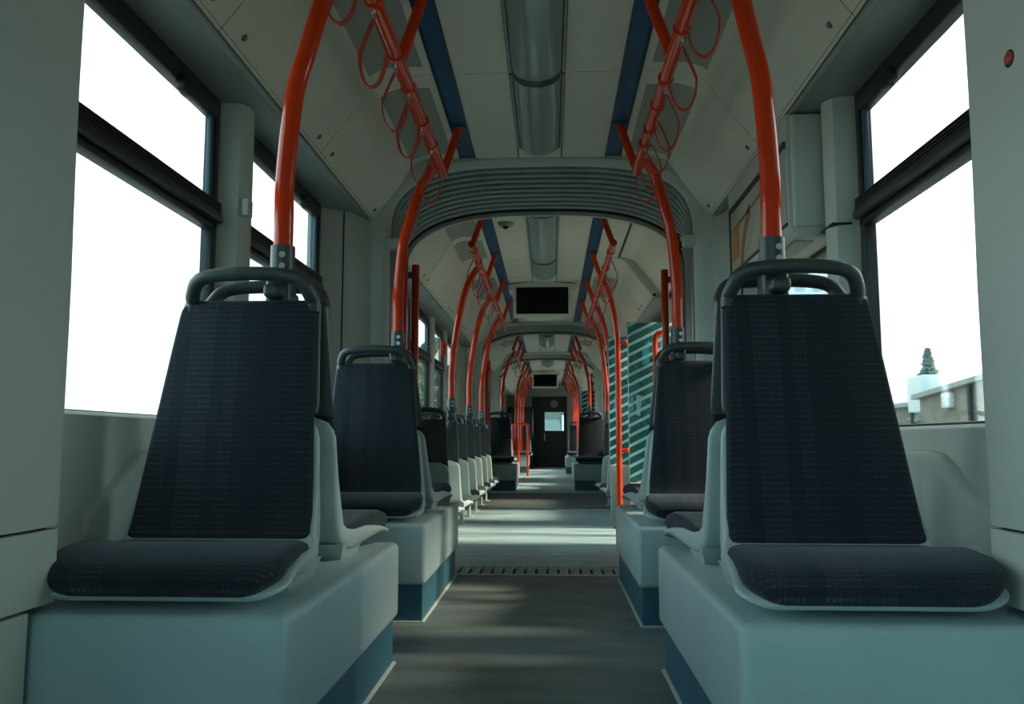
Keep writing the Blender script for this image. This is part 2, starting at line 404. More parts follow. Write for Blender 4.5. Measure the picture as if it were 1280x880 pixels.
for s, nm in ((-1, 'wall_left'), (1, 'wall_right')):
    xi, xo = SX(s, WH+.004), SX(s, WH+.024)
    b = MB(); ys = YB
    for (a, c, z0, z1) in WIN[s]:
        b.box((xi, ys, 0), (xo, a, 2.1)); b.box((xi, a, 0), (xo, c, z0)); b.box((xi, a, z1), (xo, c, 2.1)); ys = c
    b.box((xi, ys, 0), (xo, YE, 2.1))
    walls[s] = struct(nm, b, 'wall')
    for (a, c, z0, z1) in WIN[s]:
        door = z0 < .2
        if door: dn += 1; w = sempty('door_%d' % dn)
        else: wn += 1; w = sempty('window_%d' % wn)
        xa, xb = SX(s, WH-.012), SX(s, WH+.027)
        f = MB(); t = .036
        f.box((xa, a, z0), (SX(s, WH+.027), a+t, z1), .006); f.box((xa, c-t, z0), (SX(s, WH+.027), c, z1), .006)
        f.box((xa, a, z1-.012), (xb, c, z1+.055), .006); f.box((xa, a, z0-.012), (SX(s, WH+.027), c, z0+.012), .004)
        f.build('window_frame', 'frame', w)
        if door:
            ym = (a+c)/2; f = MB(); f.box((xa, ym-.05, z0), (xb, ym+.05, z1), .008); f.box((xa, a, z0), (xb, c, z0+.10), .006); f.build('door_stile', 'frame', w)
        elif c-a > .5:
            f = MB()
            f.box((SX(s, WH-.020), a, 1.352), (xb, c, 1.388), .006); f.box((SX(s, WH-.034), a, 1.318), (xb, c, 1.35), .01)
            f.box((SX(s, WH-.012), a, 1.296), (xb, c, 1.318), .005)
            for k in range(4): f.box((SX(s, WH-.025), a, 1.353+k*.009), (xb, c, 1.357+k*.009))
            f.build('divider_bar', 'frame', w)
            f = MB(); f.box((SX(s, WH-.006), c-t-.022, 1.39), (SX(s, WH+.01), c-t, z1-.012), .003); f.build('vent_edge', 'framemetal', w)
            if a < 4:
                f = MB(); yl = c-.31
                f.box((SX(s, WH-.03), yl, z1-.035), (SX(s, WH), yl+.17, z1+.012), .008); f.box((SX(s, WH-.032), yl+.02, z1-.042), (SX(s, WH-.004), yl+.06, z1-.03), .004)
                f.build('vent_latch', 'frame', w)
        f = MB(); f.box((SX(s, WH+.014), a+.01, z0), (SX(s, WH+.019), c-.01, z1)); f.build('pane', 'glass', w)

def pillar(s, y0, y1, d=.905, z0=.69, z1=1.733, m='wall'):
    b = MB(); xa, xb = SX(s, d), SX(s, WH+.02); e = .035*s
    pr = [(xb, y0), (xa+e*1.6, y0+.0), (xa+e*.5, y0+.012), (xa, y0+.045), (xa, y1-.045), (xa+e*.5, y1-.012), (xa+e*1.6, y1), (xb, y1)]
    b.prism_z(pr, z0, z1); return b.build('window_pillar', m, walls[s], 40)
pillar(-1, 2.60, 2.735, .945)
pillar(1, 2.64, 2.755, .94)
for y0, y1 in ((6.29, 6.45), (7.31, 7.47), (8.25, 8.41), (9.25, 9.6), (12.02, 12.23), (16.0, 16.2), (17.5, 17.7)): pillar(-1, y0, y1, .985)
for y0, y1 in ((6.44, 6.76), (7.77, 7.98), (9.22, 9.6), (12.02, 12.23), (17.7, 17.9)): pillar(1, y0, y1, .985)
b = MB(); b.box((SX(1, .9385), 2.639, 1.312), (SX(1, 1.0), 2.757, 1.319)); b.build('pillar_joint', 'gap', walls[1])
# near lining panels that stand in from the windows
for s in (-1, 1):
    b = MB(); d = .828; e = 1.49 if s < 0 else 1.572
    pr = [(SX(s, WH+.02), .52), (SX(s, d+.03), .52), (SX(s, d), .55), (SX(s, d), e-.025), (SX(s, d+.005), e-.006), (SX(s, d+.015), e), (SX(s, WH+.02), e+.012)]
    n = 14; rings = []
    for k in range(n+1):
        z = .482+(ZS-.482)*k/n; bulge = .010*math.sin(PI*min(1, max(0, (z-.9)/.85)))
        rings.append([(x, y-(bulge if y > 1.4 else 0), z) for x, y in pr])
    b.rings(rings); b.build('lining_panel', 'wall', walls[s], 40)
    b = MB(); b.prism_z([(SX(s, WH+.02), .52), (SX(s, d-.004), .55), (SX(s, d-.004), e-.02), (SX(s, d+.02), e-.005), (SX(s, WH+.02), e+.01)], .352, .477); b.build('lining_panel', 'wall', walls[s])
    b = MB(); b.prism_z([(SX(s, WH+.02), .52), (SX(s, d-.004), .55), (SX(s, d-.004), 1.397), (SX(s, WH+.02), 1.397)], 0, .346); b.build('lining_panel', 'wall', walls[s])
    b = MB(); b.box((SX(s, d+.012), .56, .3), (SX(s, 1.0), 1.38, .5)).box((SX(s, d+.012), 1.38, .45), (SX(s, 1.0), e-.03, .5)); b.build('panel_joint', 'gap', walls[s])
    # sill lining and heater duct below the windows
    for (a, c) in ((1.5, 3.86),) if True else ():
        zt = .70 if s < 0 else .672
        b = MB(); pr = [(SX(s, WH+.02), 0), (SX(s, .97), 0), (SX(s, .965), zt-.05), (SX(s, .972), zt-.012), (SX(s, .985), zt-.003), (SX(s, WH+.02), zt-.001)]
        b.prism_y(pr, a, c); b.build('sill_lining', 'wall', walls[s], 40)
        prof = [(SX(s, .968), .30), (SX(s, .915), .30), (SX(s, .905), .40), (SX(s, .905), .575), (SX(s, .913), .598), (SX(s, .93), .607), (SX(s, .968), .609)]
        b = MB(); cx = SX(s, .968); rings = []
        for y, k in ((1.80, .05), (1.90, .45), (1.97, .8), (2.02, .95), (2.07, 1), (3.82, 1)):
            rings.append([(cx+(x-cx)*k, y - (z-.3)*(.45)*0 , .30+(z-.30)*(.55+.45*k)) for x, z in prof])
        b.rings(rings); b.build('heater_duct', 'wall', walls[s], 50)
for s in (-1, 1):
    for (y0, y1) in MODS[1:]:
        if s == 1 and y0 < 6: y0 = 6.45
        b = MB(); pr = [(SX(s, WH+.02), 0), (SX(s, .97), 0), (SX(s, .965), .64), (SX(s, .985), .695), (SX(s, WH+.02), .697)]
        b.prism_y(pr, y0+.02, y1-.02); b.build('sill_lining', 'wall', walls[s], 40)
# tapering end fairings beside the articulations
def fairing(s, y, dr, z1=ZS+.03):   # dr=-1: fairing lies before the joint plane y, +1: after it
    k = -dr
    pr = [(1.10, .25), (1.03, .25), (1.018, .235), (.945, .19), (.92, .165), (.885, .08), (.845 if dr < 0 else .868, .0), (1.10, .0)]
    b = MB(); b.prism_z([(SX(s, d), y-k*q) for d, q in pr], 0, z1); o = b.build('end_fairing', 'wall', walls[s], 30)
    b = MB(); b.box((SX(s, .938), y-k*.188-.003, .3), (SX(s, .944), y-k*.196+.003, z1-.03)); b.build('fairing_joint', 'gap', walls[s])
for (y0, y1) in ART:
    for s in (-1, 1): fairing(s, y0, -1); fairing(s, y1, 1)

# ------------------------------------------------------------------ articulations: bulkheads and bellows
def arch(a, bz, zc=1.62, p=3.3, n=44, zb=0.0):
    pts = [(X0+a, zb)] + [(X0+a, zb+(zc-zb)*k/4) for k in range(1, 4)]
    for i in range(n+1):
        t = PI*i/n; c, s_ = math.cos(t), math.sin(t)
        pts.append((X0+a*math.copysign(abs(c)**(2/p), c), zc+bz*s_**(2/p)))
    pts += [(X0-a, zb+(zc-zb)*k/4) for k in range(3, 0, -1)] + [(X0-a, zb)]
    return pts
def outer_of(pts):
    out = []
    for x, z in pts:
        dx = x-X0
        if z <= 1.66: out.append((X0+math.copysign(1.11, dx), z)); continue
        # project on to the rectangle
        dz = z-1.2; k = min(1.11/abs(dx) if abs(dx) > 1e-6 else 9, (2.10-1.2)/dz); out.append((X0+dx*k, 1.2+dz*k))
    return out
tn = 0
words_ = ['first bellows', 'second bellows', 'third bellows']
for i, (y0, y1) in enumerate(ART):
    for y, dr in ((y0, 1), (y1, -1)):
        tn += 1
        if dr == 1: A, A2, Bn = arch(.80, .425), arch(.785, .418), arch(.765, .405)
        else: A, A2, Bn = arch(.86, .405, p=2.7), arch(.845, .395, p=2.7), arch(.822, .372, p=2.7)
        O = outer_of(A)
        b = MB(); b.rings([[(x, y, z) for x, z in O], [(x, y, z) for x, z in A], [(x, y+dr*.012, z) for x, z in A2],
                           [(x, y+dr*.045, z) for x, z in Bn], [(x, y+dr*.07, z) for x, z in Bn], [(x, y+dr*.07, z) for x, z in O]], closed=True, wrap=False)
        struct('trim_%d' % tn, b, 'wall', None, 40)
    ya, yb = y0+.072, y1-.072
    t = thing('gangway_bellows', 'dark ribbed rubber gangway bellows, the %s along the aisle' % words_[i].split()[0], 'bellows', (0, 0, 0), 0, 'bellows at the articulations')
    L = yb-ya; nr = max(5, round(L/.088)); rings = []
    for k in range(nr*8+1):
        u = k/(nr*8); ph = (k % 8)/8
        off = .044*(1-abs(math.sin(PI*ph))**.5)
        rings.append([(x, ya+L*u, z) for x, z in arch(.752+off+.095*u, .396+off+.004*u, p=3.3-.6*u)])
    # thickness outwards
    rings = rings + [[(x, ya+L*u, z) for x, z in arch(.82+.095*u, .44, p=3.3-.6*u)] for u in (1, 0)]
    b = MB(); b.rings(rings, closed=True, wrap=False); b.build('ribbed_skin', 'bellows', t, 60)
    b = MB(); b.rings([[(x, yy, z) for x, z in arch(aa+.095, bb+.004, p=2.7)] for aa, bb, yy in ((.77, .41, yb-.022), (.749, .389, yb-.02), (.749, .389, yb), (.77, .41, yb))], closed=True, wrap=False)
    b.build('black_gasket', 'rubber', t, 40)
    for s in (-1, 1):
        b = MB(); b.box((SX(s, .712), y0+.03, 1.60), (SX(s, .80), y0+.09, 1.655), .006); b.build('joint_block', 'wall', t)
    for s in (-1, 1):
        sd = 'left' if s < 0 else 'right'
        for q, (yy, zt) in enumerate(((y0+.22+(.12 if s > 0 else 0), 1.735), (y0+.60+(.2 if s > 0 else 0) if i == 0 else y0+.5, 1.635))):
            xx = SX(s, .720)
            o = thing('gangway_grab_bar', 'upright red grab bar on the %s of the %s, %s of two' % (sd, words_[i], 'nearer' if q == 0 else 'farther'), 'grab bar', (xx, yy, 0), 0, 'upright bars inside the bellows')
            b = MB(); b.tube([(0, 0, .30), (0, 0, 1.0), (0, 0, zt-.01), (0, 0, zt)], .021, 14); b.build('bar', 'red', o)
            for zz in (.42, zt-.06):
                b = MB(); b.box((s*.01, -.012, zz-.018), (s*.045, .012, zz+.018), .003); b.build('wall_bracket', 'dark', o)

# ------------------------------------------------------------------ seat boxes over the bogies
def seat_box(label, s, y0, y1, z=.34, dw=.90):
    x_in = -.44 if s < 0 else .30
    xo = SX(s, dw)
    t = thing('seat_box', label, 'seat box', ((x_in+xo)/2, (y0+y1)/2, 0), 0, 'grey seat boxes with blue skirts')
    cx, cy = t.location.x, t.location.y
    b = MB(); b.box((x_in-cx, y0-cy, .128), (SX(s, dw)-cx, y1-cy, z), .018, 4); b.build('box_cover', 'box', t)
    b = MB(); b.box((x_in+s*.014-cx, y0+.014-cy, 0), (SX(s, dw)-cx, y1-.014-cy, .132)); b.build('skirt', 'skirt', t)
    b = MB(); e = x_in+s*.011-cx
    b.box((e-.006, y0+.006-cy, 0), (e+.006, y1-.006-cy, .004)); b.box((e, y0+.004-cy, 0), (SX(s, dw)-cx, y0+.014-cy, .004)); b.build('sealant_bead', 'bead', t)
seat_box('large grey seat box in the left foreground under the nearest left seats', -1, 1.415, 2.475)
seat_box('large grey seat box in the right foreground under the nearest right seats', 1, 1.395, 2.43)
seat_box('grey seat box behind the left foreground one, just before the bellows', -1, 3.0, 4.06, dw=.85)
seat_box('grey seat box behind the right foreground one, just before the bellows', 1, 2.96, 3.98, dw=.85)
seat_box('small-looking grey seat box on the left beyond the row of single seats', -1, 10.95, 12.0)
seat_box('small-looking grey seat box on the right beyond the door partition', 1, 10.95, 12.0)
seat_box('farthest seat box on the left near the cab', -1, 17.0, 18.0)
seat_box('farthest seat box on the right near the cab', 1, 16.6, 17.6)

# ------------------------------------------------------------------ seats
# local axes: x = +-a (a towards the aisle), y = front, z up; back of the seat at y = 0
PATH = [(.400, .020), (.385, .030), (.35, .042), (.30, .050), (.20, .050), (.10, .049), (.045, .056), (.014, .078), (.0, .12), (-.012, .20), (-.026, .30), (-.042, .41), (-.058, .52), (-.072, .60), (-.075, .618)]
def widths(f, z):      # window-side and aisle-side edges of the seat at a path point
    if f > .02:
        k = f/.40; return -.215+k*.025, .192+k*.055
    k = min(1, max(0, (z-.07)/.54))
    if flip_back: return -.215+.030*k, .192-.064*k
    return -.215+.068*k, .192-.026*k
def slab(mb, pts, w, off0, off1, mir, grow=0., rad=.016, endr=.03, wcurve=True):
    """slab following pts between normal offsets off0..off1 with rounded sides and rounded end corners"""
    n = len(pts); rings = []
    length = [0]
    for i in range(1, n): length.append(length[-1]+math.dist(pts[i], pts[i-1]))
    for i, (f, z) in enumerate(pts):
        a = pts[max(i-1, 0)]; c = pts[min(i+1, n-1)]
        t = Vector((c[0]-a[0], c[1]-a[1])).normalized(); nf, nz = t.y, -t.x          # normal towards the sitter
        if nz < 0 and abs(nz) > abs(nf): nf, nz = -nf, -nz
        if abs(nf) >= abs(nz) and nf < 0: nf, nz = -nf, -nz
        o0 = off0(i) if callable(off0) else off0; o1 = off1(i) if callable(off1) else off1
        l, r = w(f, z); l -= grow; r += grow
        e = min(length[i], length[-1]-length[i])
        ins = endr-math.sqrt(max(0, endr**2-(endr-min(e, endr))**2)); l += ins; r -= ins
        if off1_round: 
            k = min(1, e/.025); o1 = o0+(o1-o0)*(.35+.65*math.sqrt(max(0, 1-(1-k)**2)))
        hh = abs(o1-o0); q = min(rad, hh*.5)
        lo, hi = min(o0, o1), max(o0, o1)
        sec = [(l+q, lo), (r-q, lo), (r-.3*q, lo+.3*q), (r, lo+q), (r, hi-q), (r-.3*q, hi-.3*q), (r-q, hi), ((l+r)/2, hi), (l+q, hi), (l+.3*q, hi-.3*q), (l, hi-q), (l, lo+q), (l+.3*q, lo+.3*q)]
        rings.append([(mir*x, f+nf*o, z+nz*o) for x, o in sec])
    mb.rings(rings); return mb
off1_round = False
flip_back = False
def resample(pts, step=.02):
    P = spline([(p[0], p[1], 0) for p in pts], 6); return [(p.x, p.y) for p in P]
FINE = resample(PATH)
def make_seat(mir, flip):
    global off1_round, flip_back
    flip_back = flip
    t = thing('tram_seat', 'tram seat', 'seat', (0, 0, 0))
    def th(pts):
        def f(i):
            ff, z = pts[i]
            d = math.dist((ff, z), (.0, .06)); return -.014-.022*max(0, 1-d/.26)**1.1+.008*max(0, (ff-.25)/.15)
        return f
    off1_round = False
    lowp = [p for p in FINE if p[1] < .37]; upp = [p for p in FINE if p[1] > .345 and p[0] < 0]
    slab(MB_ := MB(), lowp, widths, th(lowp), lambda i: .004+.016*min(1, max(0, (.33-lowp[i][0])/.15))*(1 if lowp[i][1] < .1 else max(0, 1-(lowp[i][1]-.1)/.1)), mir, .010, .010, .06); MB_.build('seat_shell', 'shell', t, 50)
    slab(b := MB(), upp, widths, -.012, 0.003, mir, .008, .010, .004); b.build('back_cover', 'dark', t, 50)
    off1_round = True
    sp = [p for p in FINE if p[0] > .03]; sp = [(f, z) for f, z in sp]
    slab(b := MB(), sp, widths, .003, lambda i: .028+.022*min(1, max(0, (sp[i][0]-.05)/.2)), mir, .004, .020, .065); b.build('seat_cushion', 'fabric', t, 60)
    bp = [p for p in FINE if p[1] > .060 and p[0] < .045]
    slab(b := MB(), bp, widths, .003, .026, mir, .002, .012, .035); b.build('back_cushion', 'fabric', t, 60)
    # handle over the back
    l, r = (-.172, .126) if flip else (-.128, .160); f0, z0, zt = -.070, .590, .672
    pts = [(l, f0+.01, z0), (l+.001, f0+.008, z0+.025), (l+.005, f0+.022, zt-.042), (l+.022, f0+.038, zt-.013), (l+.06, f0+.046, zt), ((l+r)/2, f0+.05, zt+.004),
           (r-.06, f0+.046, zt), (r-.022, f0+.038, zt-.013), (r-.005, f0+.022, zt-.042), (r-.001, f0+.008, z0+.025), (r, f0+.01, z0)]
    b = MB(); b.tube(spline([(mir*x, y, z) for x, y, z in pts], 5), .0165, 12); b.build('handle', 'dark', t, 60)
    # mounting foot under the pan
    b = MB(); b.rings([[(mir*x, y, z) for x, y in ((l_, f_), (r_, f_), (r_, g_), (l_, g_))] for l_, r_, f_, g_, z in ((-.18, .196, .02, .19, 0), (-.19, .208, -.01, .25, .040))])
    b.build('mounting_foot', 'shell', t)
    return t
protos = {}
def seat(s, cx, y, z, toward, label, group, flip=False):
    """toward=True: faces the camera; flip: the back tapers on its aisle side"""
    mir = (-1 if s < 0 else 1) if toward else (1 if s < 0 else -1)
    used = (mir, flip) in protos
    if not used: protos[mir, flip] = make_seat(mir, flip)
    return place(protos[mir, flip], used, (cx, y, z), PI if toward else 0, label, group)
G1 = 'seats on the grey boxes'
cL, cR = -.713, .562
seat(-1, cL, 1.860, .34, True, 'large navy patterned seat in the left foreground, facing the camera', G1)
seat(-1, cL, 2.070, .34, False, 'seat back to back with the left foreground seat, facing away', G1)
seat(1, cR, 1.830, .34, True, 'large navy patterned seat in the right foreground, facing the camera', G1)
seat(1, cR, 2.040, .34, False, 'seat back to back with the right foreground seat, facing away', G1)
seat(-1, cL, 3.445, .34, True, 'navy seat facing the camera on the second left box, behind the left foreground seats', G1, True)
seat(-1, cL, 3.655, .34, False, 'seat facing away on the second left box, just before the first bellows', G1, True)
seat(1, cR+.015, 3.385, .34, True, 'navy seat facing the camera on the second right box, behind the right foreground seats', G1, True)
seat(1, cR+.015, 3.595, .34, False, 'seat facing away on the second right box, beside the door partition glass', G1, True)
seat(-1, cL, 11.37, .34, True, 'navy seat facing the camera at the end of the left row of single seats', G1)
seat(-1, cL, 11.58, .34, False, 'seat facing away on the left box beyond the second bellows', G1)
seat(1, cR, 11.37, .34, True, 'navy seat facing the camera on the right box beyond the door partition', G1)
seat(1, cR, 11.58, .34, False, 'seat facing away on the right box beyond the second bellows', G1)
seat(-1, -.60, 17.38, .34, True, 'farthest left seat, beside the black cab partition', G1)
seat(1, cR, 16.98, .34, True, 'farthest right seat, near the open cab door', G1)
ordn = ['nearest', 'second nearest', 'third from the near end', 'fourth and middle', 'third from the far end', 'second from the far end', 'farthest']
row_y = []
for i in range(7):
    y = 5.20+.617*i; row_y.append(y)
    o = seat(-1, -.81, y, .15, False, 'single seat in the left window row, seen from behind, '+ordn[i], 'row of single seats along the left windows')
    b = MB(); b.box((-.24, .02, -.03), (.02, .07, .0), .004).box((-.24, .20, -.03), (.02, .25, 0), .004); b.box((-.05, .01, -.035), (.17, .28, -.0), .005); b.build('wall_bracket', 'frame', o)
    b = MB(); b.tube([(.12, .14, -.15), (.12, .14, -.08), (.12, .14, -.03)], .014, 10); b.disc((.12, .14, -.15), (0, 0, 1), .04, .008); b.build('leg', 'shell', o)
for i, y in enumerate((7.55, 8.35)):
    o = seat(1, .70, y, .15, False, ['single seat behind the door partition on the right, nearer one', 'single seat behind the door partition on the right, farther one'][i], 'single seats on the right after the door')
    b = MB(); b.box((-.02, .02, -.03), (.22, .07, .0), .004).box((-.02, .20, -.03), (.22, .25, 0), .004); b.box((-.17, .01, -.035), (.05, .28, 0), .005); b.build('wall_bracket', 'frame', o)
    b = MB(); b.tube([(-.12, .14, -.15), (-.12, .14, -.08), (-.12, .14, -.03)], .014, 10); b.disc((-.12, .14, -.15), (0, 0, 1), .04, .008); b.build('leg', 'shell', o)

# ------------------------------------------------------------------ red rails, straps and poles
RX = {-1: -.480, 1: .392}; RZ = 1.84
def rail(s, y0, y1, brs, label):
    t = thing('overhead_rail', label, 'rail', (RX[s], y0, RZ), 0, 'red overhead handrails')
    b = MB(); b.tube([(0, (y1-y0)*k/12, 0) for k in range(13)], .0215, 14); b.build('rail_tube', 'red', t)
    for y in brs:
        b = MB(); dx = SX(s, .364)-RX[s]
        b.tube([(0, y-y0, 0), (dx*.5, y-y0, (ZC-RZ)*.5), (dx, y-y0, ZC-RZ+.003)], .0185, 12)
        br = b.build('ceiling_bracket', 'red', t)
        b = MB(); b.disc((dx, y-y0, ZC-RZ+.006), (0, 0, -1), .032, .008); b.build('mounting_plate', 'strip', br)
    return t
for s, sd in ((-1, 'left'), (1, 'right')):
    rail(s, .4, 3.70, (.5, 1.55, 2.57, 3.68), 'red overhead rail on the %s above the foreground seats' % sd)
    rail(s, 5.06, 8.95, (5.10, 6.25, 7.33, 8.42), 'red overhead rail on the %s above the section past the first bellows' % sd)
    rail(s, 10.9, 13.15, (10.95, 12.0, 13.1), 'red overhead rail on the %s in the short section past the second bellows' % sd)
    rail(s, 14.4, 20.2, (14.45, 15.6, 16.7, 17.8, 18.9, 20.0), 'red overhead rail on the %s in the far end section' % sd)

def make_strap():
    t = thing('hanging_strap', 'strap', 'strap')
    b = MB(); b.sweep([(.0235*math.cos(a), 0, .0235*math.sin(a)) for a in [2*PI*k/20 for k in range(20)]],
                      [(-.010, -.0022), (.010, -.0022), (.010, .0022), (-.010, .0022)], True, up=(0, 1, 0)); b.build('rail_collar', 'red', t)
    b = MB(); b.ring((0, 0, -.034), (1, 0, 0), .010, .0022, 14, 6); b.box((-.006, -.005, -.066), (.006, .005, -.042), .002); b.build('buckle', 'steel', t)
    pts = []
    for k in range(28):
        a = 2*PI*k/28; yy = -math.cos(a)            # -1 bottom .. 1 top
        w = .040*math.sin(a)*(.5-.5*math.cos(a-PI) if False else 1)*(0.18+.82*((1-(1-yy)/2*0)-max(0, yy)*.85))
        pts.append((w, 0, -.155-.095*-yy*1.0))
    pts = [(x, 0, z) for x, _, z in pts]
    b = MB(); b.sweep(pts, [(-.0022, -.0075), (.0022, -.0075), (.0022, .0075), (-.0022, .0075)], True, up=(0, 0, 1)); b.build('strap_loop', 'strap', t, 60)
    return t
proto_s = make_strap(); used_s = False
def hang(s, ys, where_):
    global used_s
    n = len(ys); nm = ['nearest', 'second', 'third', 'fourth', 'fifth', 'sixth', 'seventh', 'eighth']
    for i, y in enumerate(ys):
        sd = 'left' if s < 0 else 'right'
        lab = 'red strap loop, %s of %d on the %s rail %s' % (nm[i], n, sd, where_)
        place(proto_s, used_s, (RX[s], y, RZ), random.uniform(-.35, .35), lab, 'red hanging strap loops'); used_s = True
hang(-1, (1.83, 2.18, 2.51, 2.75, 3.06, 3.31), 'above the foreground seats')
hang(1, (2.04, 2.38, 2.72, 2.95, 3.17, 3.33), 'above the foreground seats')
hang(-1, (5.22, 5.55, 5.95, 6.5, 7.0, 7.6, 8.35), 'past the first bellows')
hang(1, (5.30, 5.8, 6.4, 6.9, 7.2, 7.7, 8.45), 'past the first bellows')
hang(-1, (11.3, 11.8, 12.5), 'past the second bellows'); hang(1, (11.3, 11.8, 12.5), 'past the second bellows')
hang(-1, (14.8, 15.3, 16.1, 17.0), 'in the far section'); hang(1, (14.8, 15.3, 16.1, 17.0), 'in the far section')

def clamp_pole(s, x, y, zb, label, back=.0):
    """pole that stands on a clamp over the seat handles and bends in to the overhead rail"""
    t = thing('grab_pole', label, 'pole', (x, y, zb), 0, 'red poles rising from seat handles')
    rx = RX[s]-x; q = RZ-zb
    h = min(.25, q*.3)
    pts = [(0, 0, .045), (0, 0, .15), (0, 0, h), (rx*.10, 0, h+.20), (rx*.28, 0, h+(q-h)*.56), (rx*.52, 0, h+(q-h)*.80), (rx*.78, 0, h+(q-h)*.93), (rx, 0, q)]
    b = MB(); b.tube(spline(pts, 6), .023, 16); b.build('pole_tube', 'red', t, 60)
    b = MB(); b.disc((0, 0, -.012), (0, 0, 1), .029, .082, 18); b.box((-.034, -.016, -.02), (.034, .016, .012), .006); co = b.build('clamp_collar', 'dark', t)
    b = MB()
    b.box((-.020, -.080, -.066), (.020, .080, -.034), .010, 3); b.box((-.030, -.034, -.085), (.028, .034, -.012), .010, 3)
    b.tube([(0, -.0, -.07), (s*.014, 0, -.10), (s*.03, .0, -.135)], .014, 10); b.build('handle_clamp', 'dark', t)
    for (dx, yy, z) in ((.008, -.0275, .045), (.008, -.0275, .018), (.012, -.034, -.058)):
        b = MB(); b.disc((dx, yy, z), (0, -1, 0), .0075, .004, 12); b.build('bolt', 'steel', co)
    return t
clamp_pole(-1, -.643, 1.965, 1.028, 'red pole rising from the left foreground seat handles')
clamp_pole(1, .515, 1.935, 1.028, 'red pole rising from the right foreground seat handles')
clamp_pole(-1, -.652, 3.55, 1.028, 'red pole rising from the second left pair of seats, beside the bellows')
clamp_pole(1, .530, 3.49, 1.028, 'red pole rising from the second right pair of seats, beside the bellows')
for i, k in enumerate((1, 3, 5)):
    clamp_pole(-1, -.67, row_y[k]-.115, .855, 'red pole on the left row of single seats, %s of three' % ('nearest', 'middle', 'farthest')[i])
clamp_pole(1, .55, 7.41, .855, 'red pole on the single seat behind the right door partition, nearer'); clamp_pole(1, .55, 8.21, .855, 'red pole on the single seat behind the right door partition, farther')
clamp_pole(-1, -.655, 11.475, 1.045, 'red pole on the left seat pair past the second bellows')
clamp_pole(1, .535, 11.475, 1.045, 'red pole on the right seat pair past the second bellows')
for i, y in enumerate((14.8, 16.0, 17.3, 18.7)):
    for s in (-1, 1):
        x = RX[s]+s*.12
        t = thing('floor_pole', 'red floor-to-rail pole on the %s in the far section, %s of four' % ('left' if s < 0 else 'right', ('nearest', 'second', 'third', 'farthest')[i]), 'pole', (x, y, 0), 0, 'red floor poles in the far section')
        b = MB(); b.tube(spline([(0, 0, 0), (0, 0, .5), (0, 0, 1.2), (-s*.01, 0, 1.45), (-s*.05, 0, 1.68), (-s*.12, 0, 1.84)], 5), .0205, 12); b.build('pole_tube', 'red', t)
        b = MB(); b.disc((0, 0, 0), (0, 0, 1), .04, .012); b.build('floor_flange', 'dark', t)
b = MB(); b.tube(spline([(-.70, 15.6, .0), (-.70, 15.6, .85), (-.69, 15.6, .93), (-.64, 15.6, .95), (-.48, 15.6, .95), (-.43, 15.6, .93), (-.42, 15.6, .85), (-.42, 15.6, .0)], 5), .02, 12)
tag(b.build('barrier_rail', 'red'), 'low red hoop rail on the left of the far section', 'rail')

# door partition: pole, striped glass, grab loop
t = thing('door_pole', 'red floor pole carrying the striped door glass, curving in to the right rail', 'pole', (.505, 6.26, 0))
b = MB(); b.tube(spline([(0, 0, 0), (0, 0, .6), (0, 0, 1.25), (-.006, 0, 1.45), (-.04, 0, 1.66), (-.08, 0, 1.78), (-.113, 0, 1.84)], 6), .0215, 14); b.build('pole_tube', 'red', t, 60)
for z in (.565, 1.365):
    b = MB(); b.tube([(0, 0, z), (.03, 0, z), (.062, 0, z)], .014, 10); b.dome((.062, 0, z), (1, 0, 0), .02, .014); b.build('glass_stub', 'red', t)
b = MB(); b.disc((0, 0, 0), (0, 0, 1), .042, .014); b.build('floor_flange', 'dark', t)
def glass_screen(label, x0, x1, y, z0, z1, low):
    t = thing('glass_partition', label, 'glass screen', ((x0+x1)/2, y, 0), 0, 'striped glass screens beside the door')
    w = (x1-x0)/2; b = MB(); b.box((-w, -.004, z0), (w, .004, z1), .003); b.build('striped_pane', 'screen_glass', t)
    b = MB(); b.box((-w-.006, -.007, z0), (-w, .007, z1), .002); b.build('edge_strip', 'clear', t)
    b = MB(); b.box((-w, -.02, 0), (w, .02, low), .008); b.build('lower_panel', 'wall', t)
    return t
glass_screen('striped teal glass screen right of the red door pole, nearer one', .585, .95, 6.30, .30, 1.52, .33)
glass_screen('striped glass screen seen left behind the red door pole, farther one', .49, .66, 7.0, .42, 1.50, .44)
glass_screen('small-looking striped glass screen on the right of the far section', .55, .95, 14.5, .34, 1.5, .36)
t = thing('door_grab_rail', 'red grab rail with bent top on the edge of the door glass', 'grab rail', (.775, 6.2, 0))
b = MB(); b.tube(spline([(.10, .0, 1.43), (.05, .0, 1.432), (.016, 0, 1.415), (0, 0, 1.36), (0, 0, 1.2), (0, 0, .95), (.004, 0, .8), (.012, 0, .74)], 6), .020, 14); b.build('rail_tube', 'red', t, 60)
for z in (1.25, .80):
    b = MB(); b.disc((0, .0, z), (0, 1, 0), .012, .1, 10); b.build('glass_stub', 'red', t)
b = MB(); b.box((-.036, -.03, .885), (-.004, .03, .975), .012, 3); b.build('stop_button', 'yellow', t)

